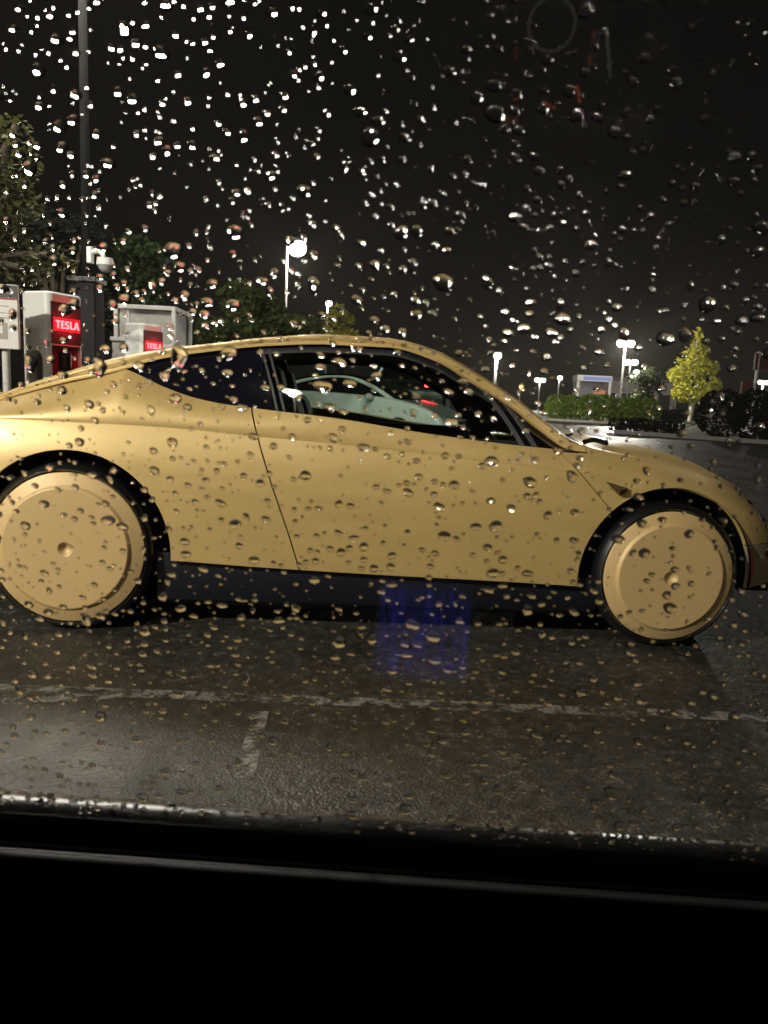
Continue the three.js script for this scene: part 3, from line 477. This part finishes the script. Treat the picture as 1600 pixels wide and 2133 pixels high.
// ---------------------------------------------------------------- buildings far to the right
{
  const t = thing('canopy_building', 'pale canopy with a blue lit fascia left of the twin lamps', 'canopy', [25.7, 0, -96], rad(-5));
  part('fascia', box(4.3, 0.75, 4, 0, 4.25, 0, 0.05), paleGrey, t);
  part('lit_band', box(3.4, 0.45, 0.05, 0.3, 4.22, 2.02, 0.01), glow([0.16, 0.22, 0.6], 0.8), t, 'blue lit band');
  for (const x of [-1.95, 1.95]) part('post', box(0.3, 3.9, 0.3, x, 1.95, 1.7), paleGrey, t);
  part('back_wall', box(4.0, 3.9, 0.2, 0, 1.95, -1.8), std([0.16, 0.16, 0.2], 0.7), t);
  part('orange_sign', box(1.5, 0.5, 0.08, 0.7, 2.6, 1.9, 0.02), glow([0.8, 0.25, 0.05], 0.5), t, 'orange lit sign');
  const b = thing('shop_building', 'low pale shop front with dark openings behind the conical tree', 'building', [39, 0, -110], rad(-8));
  part('wall', box(16, 4.6, 8, 0, 2.3, -4), std([0.34, 0.33, 0.31], 0.8), b);
  part('roof', box(16.6, 0.5, 8.6, 0, 4.85, -4, 0.05), std([0.12, 0.11, 0.11], 0.7), b);
  for (let k = 0; k < 6; k++) { const w = part('window', box(1.7, 2.4, 0.12, -6.6 + k * 2.6, 1.7, 0.02), std([0.02, 0.02, 0.02], 0.15), b); part('frame', merge([box(1.9, 0.12, 0.16, -6.6 + k * 2.6, 2.95, 0.04), box(1.9, 0.12, 0.16, -6.6 + k * 2.6, 0.45, 0.04)]), paleGrey, w); }
  const g = thing('globe_bollard', 'small white globe light low beside the trunk of the conical tree', 'light', [25.5, 0, -59]);
  part('stem', cyl(0.05, 0.06, 0.8, 0, 0.4, 0), darkSteel, g); part('globe', new THREE.SphereGeometry(0.2, 16, 12).translate(0, 0.98, 0), glow([1, 0.95, 0.85], 1.5), g);
  const p = new THREE.PointLight(new THREE.Color().setRGB(1, 0.95, 0.85), 2); p.position.set(25.5, 1.0, -58.7); p.castShadow = true; scene.add(p);
  const s = thing('pole_sign', 'reddish brown pole sign at the right behind the dark hedge', 'sign', [19.4, 0, -40]);
  part('post', cyl(0.09, 0.1, 4.2, 0, 2.1, 0), paleGrey, s); part('panel', box(0.9, 0.9, 0.16, 0.25, 3.7, 0, 0.03), std([0.12, 0.05, 0.035], 0.6), s); part('panel', box(0.6, 0.55, 0.16, -0.45, 2.35, 0, 0.03), std([0.16, 0.06, 0.04], 0.6), s);
}

// ---------------------------------------------------------------- the car one looks out of
{
  const yaw = rad(-2.2), own = thing('dark_car_cabin', 'black inner door, sill and rain-spotted window of the car one looks out of', 'car door', [0.006, 0.78, -0.455], yaw);
  const tilt = rad(8);
  const pane = new THREE.MeshPhysicalMaterial({ color: new THREE.Color().setRGB(0.96, 0.97, 0.96), roughness: 0.01, transmission: 1, thickness: 0, ior: 1.45 });
  const win = part('window_glass', new THREE.PlaneGeometry(1.7, 0.64).translate(0, 0.30, 0).rotateX(tilt), pane, own);
  const soft = std([0.012, 0.012, 0.012], 0.6), gloss = std([0.012, 0.012, 0.012], 0.3, 0, { clearcoat: 0.4, clearcoatRoughness: 0.3 });
  // door top: two thin bright-edged strips, then the rounded shoulder of the door card
  const rounded = (pts) => { const s = new THREE.Shape(pts.map(([z, y]) => new THREE.Vector2(z, y))); return new THREE.ExtrudeGeometry(s, { depth: 2.2, bevelEnabled: false }).rotateY(-Math.PI / 2).translate(1.1, 0, 0).rotateY(0); };
  const arc = (cz, cy, r, a0, a1, n = 10) => Array.from({ length: n + 1 }, (_, i) => { const a = a0 + (a1 - a0) * i / n; return [cz + r * Math.cos(a), cy + r * Math.sin(a)]; });
  const strip = (zs, ys, r) => rounded([...arc(zs, ys, r, Math.PI, 0), [zs + r, ys - 0.02], [zs - r, ys - 0.02]]);
  part('inner_seal', strip(0.012, -0.012, 0.004), wellBlack, own);
  part('trim_strip', strip(0.024, -0.006, 0.0022), std([0.05, 0.05, 0.048], 0.4), own);
  part('door_card', rounded([...arc(0.035, -0.0045, 0.006, Math.PI, Math.PI * 0.15, 16), [0.075, -0.08], [0.12, -0.3], [0.14, -0.7], [0.03, -0.7]]), soft, own);
  part('outer_seal', rounded([[-0.0312, 0.001], ...Array.from({ length: 13 }, (_, i) => { const t = -0.56 + 1.12 * i / 12; return [-0.019 + 0.0215 * Math.sin(t), -0.0155 + 0.0215 * Math.cos(t)]; }), [-0.0068, 0.001], [-0.006, -0.04], [-0.032, -0.04]]), gloss, own);
  part('outer_skin', rounded([[-0.028, -0.012], [-0.05, -0.03], [-0.085, -0.25], [-0.07, -0.55], [-0.055, -0.55], [-0.07, -0.25], [-0.035, -0.04], [-0.03, -0.02]]), std([0.02, 0.02, 0.02], 0.3), own);
  part('roof_lining', box(2.2, 0.05, 1.9, 0, 0.655, 1.05), wellBlack, own);
  part('cabin_wall', merge([box(0.05, 1.4, 1.9, -1.0, 0.0, 1.05), box(0.05, 1.4, 1.9, 1.0, 0.0, 1.05), box(2.2, 1.4, 0.05, 0, 0, 2.0), box(2.2, 0.05, 2.0, 0, -0.69, 1.0)]), wellBlack, own);
  // rain on the outside of the glass: u along the sill, v up the pane, in metres
  const shapes = [], closed = [];
  for (let k = 0; k < 7; k++) {
    seed(200 + k); const nt = 22, nr = 8, ph = [rr(0, 6.3), rr(0, 6.3), rr(0, 6.3)], am = [rr(0, 0.12), rr(0, 0.07), rr(0, 0.05)], H = rr(0.40, 0.62), pos = [], idx = [], sag = rr(0.02, 0.22), lean = k === 6 ? 0.8 : 0;
    pos.push(0, -sag * 0.5, H);
    for (let i = 1; i <= nr; i++) for (let j = 0; j < nt; j++) {
      const q = Math.sin(i / nr * Math.PI / 2), a = j / nt * 2 * Math.PI; let R = 1 + am[0] * Math.sin(2 * a + ph[0]) + am[1] * Math.sin(3 * a + ph[1]) + am[2] * Math.sin(5 * a + ph[2]);
      const x = q * R * Math.cos(a), y = q * R * Math.sin(a); pos.push(x + lean * y * 0.4, y * (y < 0 ? 1 + lean : 1) - sag * (1 - q) * 0.8, H * Math.pow(Math.max(0, 1 - q * q), 0.62));
    }
    for (let j = 0; j < nt; j++) { idx.push(0, 1 + j, 1 + (j + 1) % nt); for (let i = 0; i < nr - 1; i++) { const a = 1 + i * nt + j, b = 1 + i * nt + (j + 1) % nt, c = a + nt, d = b + nt; idx.push(a, c, d, a, d, b); } }
    const g = new THREE.BufferGeometry(); g.setAttribute('position', new THREE.Float32BufferAttribute(pos, 3)); g.setIndex(idx); g.computeVertexNormals(); shapes.push(g);
    // the same drop with its wetted face closed, for the part of the pane one looks down through
    const rim = 1 + (nr - 1) * nt, bp = [0, 0, 0], bi = []; for (let j = 0; j < nt; j++) { bp.push(pos[(rim + j) * 3], pos[(rim + j) * 3 + 1], 0); bi.push(0, 1 + (j + 1) % nt, 1 + j); }
    const back = new THREE.BufferGeometry(); back.setAttribute('position', new THREE.Float32BufferAttribute(bp, 3)); back.setIndex(bi); back.computeVertexNormals(); closed.push(mergeGeometries([g, back]));
  }
  const water = new THREE.MeshPhysicalMaterial({ color: 0xffffff, roughness: 0, transmission: 1, thickness: 0.002, ior: 1.333 });
  seed(4242);
  const spots = [];
  const cell = new Map(), G = 0.012, keyOf = (u, v) => Math.floor(u / G) + ',' + Math.floor(v / G);
  const free = (u, v, r) => { for (let a = -1; a <= 1; a++) for (let b = -1; b <= 1; b++) for (const s of cell.get((Math.floor(u / G) + a) + ',' + (Math.floor(v / G) + b)) ?? []) if (Math.hypot(s.u - u, s.v - v) < (s.r + r) * 1.12) return false; return true; };
  const add = (u, v, r, sx = 1, sy = 1, turn = 0, shape = -1) => { const s = { u, v, r, sx, sy, turn, shape: shape < 0 ? Math.floor(rnd() * 6) : shape }; spots.push(s); const k = keyOf(u, v); if (!cell.has(k)) cell.set(k, []); cell.get(k).push(s); };
  const U = 0.30, V0 = 0.010, V1 = 0.54;
  const scatter = (n, r0, r1, p = 1) => { for (let i = 0, tries = 0; i < n && tries < n * 30; tries++) { const u = rr(-U, U), v = rr(V0, V1), r = r0 + (r1 - r0) * Math.pow(rnd(), p); if (!free(u, v, r)) continue; add(u, v, r, rr(0.85, 1.35), rr(0.75, 1.1), rr(-0.5, 0.1), rnd() < 0.06 ? 6 : -1); i++; } };
  scatter(110, 0.0029, 0.0046, 1.6); scatter(780, 0.0018, 0.0030, 1.2); scatter(1700, 0.0010, 0.0019); scatter(2600, 0.0004, 0.0010);
  spots.sort((a, b) => b.r - a.r);
  const M = new THREE.Matrix4(), E2 = new THREE.Euler(), Q = new THREE.Quaternion(), base = new THREE.Matrix4().makeRotationX(tilt).multiply(new THREE.Matrix4().makeRotationY(Math.PI));
  const place = (s) => { Q.setFromEuler(E2.set(0, 0, -s.turn)); M.compose(new THREE.Vector3(-s.u, s.v, 0.0006), Q, new THREE.Vector3(s.r * s.sx, s.r * s.sy, s.r)); return base.clone().multiply(M); };
  spots.slice(0, 300).forEach((s, i) => { const m = part(i ? 'raindrop_' + String(i).padStart(3, '0') : 'raindrop', (s.v < 0.215 ? closed : shapes)[s.shape], water, win); place(s).decompose(m.position, m.quaternion, m.scale); });
  const rest = spots.slice(300);
  for (let k = 0; k < 14; k++) {
    const list = rest.filter((s) => s.shape + (s.v < 0.215 ? 7 : 0) === k); if (!list.length) continue;
    const im = new THREE.InstancedMesh([...shapes, ...closed][k], water, list.length); im.name = k ? 'fine_raindrops_' + String(k).padStart(3, '0') : 'fine_raindrops'; im.userData.kind = 'stuff'; list.forEach((s, i) => im.setMatrixAt(i, place(s))); win.add(im);
  }
  // a tablet lying on the seat: its blue screen is what the glass mirrors
  const tab = thing('tablet', 'tablet with a dark blue screen lying inside the car, mirrored in the window glass', 'tablet', [0.021, 0.521, 0.187]);
  tab.lookAt(0.021, 0.521 + 0.556, 0.187 - 0.826);
  part('case', box(0.165, 0.19, 0.008, 0, 0, -0.005, 0.003), trimBlack, tab); const cv = document.createElement('canvas'); cv.width = 128; cv.height = 128; const c2 = cv.getContext('2d'); c2.fillStyle = '#000'; c2.fillRect(0, 0, 128, 128);
  seed(66); for (let i = 0; i < 128; i++) for (let j = 0; j < 128; j++) { const e = smooth(0, 9, Math.min(i, 127 - i)) * smooth(0, 26, j) * smooth(0, 26, 127 - j), k = e * (0.45 + 0.55 * nz[2](i / 128, j / 900)) * (0.75 + 0.25 * nz[1](i / 128, j / 128)); c2.fillStyle = `rgb(${Math.round(70 * k)},${Math.round(85 * k)},${Math.round(255 * k)})`; c2.fillRect(i, j, 1, 1); }
  const sm = new THREE.MeshStandardMaterial({ color: 0x050505, roughness: 0.4, emissive: 0xffffff, emissiveIntensity: 1.7 }); sm.emissiveMap = new THREE.CanvasTexture(cv); sm.emissiveMap.colorSpace = THREE.SRGBColorSpace;
  part('screen', new THREE.PlaneGeometry(0.16, 0.19).translate(0, 0, 0.001), sm, tab);
  // a lit dial inside the car, which the top of the glass mirrors
  const dial = thing('dial', 'dim round dial with red lit marks, mirrored high in the window glass', 'dial', [0.135, 1.369, 0.352]);
  part('back_plate', box(0.17, 0.17, 0.01, 0.02, -0.045, 0.012, 0.004), wellBlack, dial);
  part('ring', new THREE.TorusGeometry(0.03, 0.0022, 8, 40), glow([0.5, 0.46, 0.42], 0.6), dial);
  for (const [x, y, w, h, a, k] of [[-0.043, -0.033, 0.005, 0.014, 0, 0.35], [-0.037, -0.086, 0.008, 0.004, 0.2, 1], [-0.046, -0.113, 0.008, 0.009, 0, 0.4], [-0.034, -0.112, 0.005, 0.011, 0, 0.5], [0.008, -0.092, 0.02, 0.004, -0.4, 0.9], [0.046, -0.078, 0.004, 0.022, 0.3, 1.4], [0.055, -0.039, 0.005, 0.012, 0, 0.45], [0.056, -0.012, 0.005, 0.014, 0, 0.35]]) part('lit_mark', box(w, h, 0.003).rotateZ(a).translate(x, y, 0.003), glow([1, 0.14, 0.06], 1.2 * k), dial);
  part('pale_mark', box(0.004, 0.06, 0.003).rotateZ(0.25).translate(0.078, -0.03, 0.003), glow([0.5, 0.5, 0.46], 0.7), dial);
  // beads on the outer seal
  seed(900); const bl = []; for (let i = 0; i < 1000; i++) { const r = rr(0.0005, 0.002), a = rr(-0.012, 0.012); bl.push(new THREE.SphereGeometry(r, 7, 5).scale(1.2, 0.8, 1).translate(rr(-0.5, 0.5), 0.0062 - 24 * a * a, -0.019 + a)); }
  const sb = part('seal_beads', merge(bl), water, own); sb.userData.kind = 'stuff';
}

scene.traverse((o) => { if (o.isMesh) { o.castShadow = true; o.receiveShadow = true; } });
renderer.render(scene, camera);
